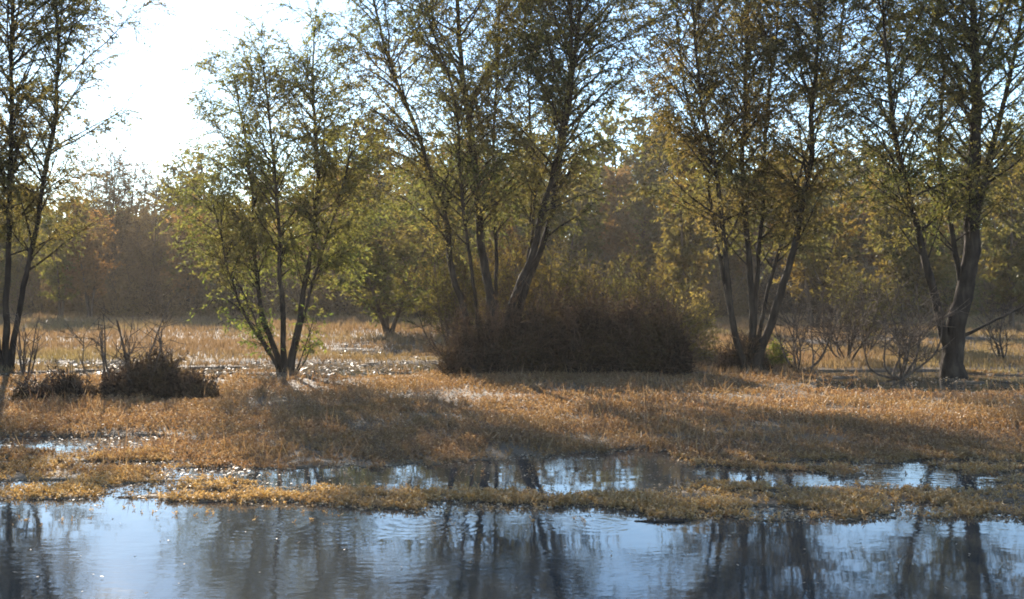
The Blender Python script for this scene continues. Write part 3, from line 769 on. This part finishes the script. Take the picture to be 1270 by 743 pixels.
for i, (uu, wh) in enumerate(WHERE):
    j = int(rng.integers(0, 4)); cname, root = BT[j]
    if 120 < uu < 260: j = 1 if i % 2 else 0; cname, root = BT[j]
    Y = rng.uniform(66, 76); s = rng.uniform(.75, 1.25); loc = ((uu - U0) / F * Y, Y, .15)
    lab = f'{cname} far bush {wh}'
    sc = (s * 1.05, s, s * rng.uniform(.8, 1.1))
    if j not in used_b:
        used_b.add(j); root.location = loc; root.scale = sc; root['label'] = lab; root['group'] = 'bushes along the far field edge'
    else: copy_thing(root, loc, rng.uniform(0, 6.28), sc, lab, 'bushes along the far field edge')
for j, (c, root) in enumerate(BT):
    if j not in used_b:
        for ch in list(root.children): bpy.data.objects.remove(ch)
        bpy.data.objects.remove(root)

# the wood that goes on behind, one mass
r = np.random.default_rng(91); mb = MB()
m = 120000
xx = r.uniform(-85, 85, m); yy = r.uniform(93, 125, m)
top = 5.5 + 4.0 * sstep(-28, -8, xx) + 6.5 * fbm(xx * .16, yy * .10, 97, 3)
zz = .2 + top * r.random(m) ** .8
mb.add(*leaves(np.stack([xx, yy, zz], -1), r.normal(0, 1, (m, 3)), r.uniform(.35, .9, m), r.uniform(.14, .34, m), r))
m = 60000
xx = r.uniform(-95, 95, m); yy = r.uniform(96, 128, m)
zz = r.uniform(0, 5.5, m) + 2.2 * fbm(xx * .2, yy * .1, 98, 3)
mb.add(*leaves(np.stack([xx, yy, zz], -1), r.normal(0, 1, (m, 3)), r.uniform(.6, 1.3, m), r.uniform(.3, .6, m), r))
# trunks and limbs inside the mass
k = 420
tx = r.uniform(-90, 90, k); ty = r.uniform(90, 120, k); th = r.uniform(5, 11, k) * (.8 + .25 * sstep(-28, -8, tx))
P0 = np.stack([tx, ty, np.zeros(k)], -1); P2 = P0 + np.stack([r.normal(0, 1.2, k), r.normal(0, 1, k), th], -1); P1 = (P0 + P2) / 2 + r.normal(0, .35, (k, 3))
mb.add(*tubes(np.stack([P0, P1, P2], 1), np.broadcast_to(np.array([.16, .11, .04]), (k, 3)), 5))
tag(mb.build('woods', OLIVE), 'far wood continuing as one mass behind the single trees', 'woods', kind='stuff')

# ------------------------------------------------------------------ floating log
def floating_log():
    b = gbase(818, 647); r = np.random.default_rng(5)
    root_pts = np.array([[-.23, .02, .004], [-.12, 0, .006], [0, -.01, .004], [.10, 0, .012], [.17, .01, .02], [.23, .0, .014]])
    rad = np.array([.009, .016, .016, .026, .036, .018])
    P = resample(root_pts, .03); t = np.linspace(0, 1, len(P)); rr = np.interp(t, np.linspace(0, 1, 6), rad)
    V, Q = tubes(P[None], rr[None], 10); V = V + r.normal(0, .0022, V.shape)
    mb = MB(); mb.add(V, Q)
    root = thing('driftwood_log', 'small dark driftwood stick floating at the edge of the near pool', 'driftwood', tuple(b))
    root.scale = (1.0, 1.0, .6); mb.build('log_body', BARK, root, True)
    V, Q = tubes(np.array([[[-.02, -.01, .01], [-.06, -.04, .022], [-.12, -.06, .012]]]), np.array([[.010, .008, .004]]), 6)
    mb = MB(); mb.add(V, Q); mb.build('stub', BARK, root, True)
floating_log()

# ------------------------------------------------------------------ haze, light, camera
def haze():
    x, y0, y1, z0, z1 = 305, -65, 305, -1.7, 17
    V = np.array([[-x, y0, z0], [x, y0, z0], [x, y1, z0], [-x, y1, z0], [-x, y0, z1], [x, y0, z1], [x, y1, z1], [-x, y1, z1]], float)
    Q = [[0, 3, 2, 1], [4, 5, 6, 7], [0, 1, 5, 4], [1, 2, 6, 5], [2, 3, 7, 6], [3, 0, 4, 7]]
    m, nt, N, Lk = new_mat('haze')
    p = N.new('ShaderNodeVolumePrincipled'); p.inputs['Density'].default_value = HAZE
    p.inputs['Color'].default_value = (1, .87, .72, 1); p.inputs['Anisotropy'].default_value = .25  # warm tint stands in for the lens veil that lifts the shadows
    o = N.new('ShaderNodeOutputMaterial'); Lk.new(p.outputs[0], o.inputs['Volume'])
    tag(link('haze', mk_mesh('haze', V, Q, m)), 'thin haze over the marsh, tinted warm to stand in for lens veil', 'haze', kind='stuff')
HAZE = .00048
haze()

w = bpy.data.worlds.new('World'); S.world = w; w.use_nodes = True
nt = w.node_tree; nt.nodes.clear()
sky = nt.nodes.new('ShaderNodeTexSky'); sky.sky_type = 'NISHITA'; sky.sun_disc = False
sky.sun_elevation = R(SUN_EL); sky.sun_rotation = R(SUN_AZ)
sky.air_density = .95; sky.dust_density = .04; sky.ozone_density = 2.6
bg = nt.nodes.new('ShaderNodeBackground'); bg.inputs['Strength'].default_value = .10
out = nt.nodes.new('ShaderNodeOutputWorld')
nt.links.new(sky.outputs[0], bg.inputs[0]); nt.links.new(bg.outputs[0], out.inputs[0])

sl = bpy.data.lights.new('sun', 'SUN'); sl.energy = 4.5; sl.angle = R(.55); sl.color = (1, .91, .78)
so = bpy.data.objects.new('sun', sl); COL.objects.link(so)
from mathutils import Vector
d = Vector((math.sin(R(SUN_AZ)) * math.cos(R(SUN_EL)), math.cos(R(SUN_AZ)) * math.cos(R(SUN_EL)), math.sin(R(SUN_EL))))
so.rotation_euler = d.to_track_quat('Z', 'Y').to_euler(); so.location = (-20, 30, 20)

cam = bpy.data.cameras.new('camera'); co = bpy.data.objects.new('camera', cam); COL.objects.link(co)
co.location = (0, 0, H); co.rotation_euler = (R(90), 0, 0)
cam.sensor_width = 36; cam.lens = 36 * F / 1270; cam.shift_y = -19.5 / 1270
cam.clip_start = .05; cam.clip_end = 3000
S.camera = co

S.view_settings.view_transform = 'Standard'; S.view_settings.look = 'None'
S.view_settings.exposure = 1.8; S.view_settings.gamma = 1
S.view_settings.use_curve_mapping = False
c = S.cycles
c.max_bounces = 6; c.diffuse_bounces = 3; c.glossy_bounces = 3; c.transmission_bounces = 4; c.transparent_max_bounces = 6; c.volume_bounces = 0
c.caustics_reflective = False; c.caustics_refractive = False
c.sample_clamp_indirect = 4; c.sample_clamp_direct = 12
c.use_denoising = True
c.filter_width = 1.8
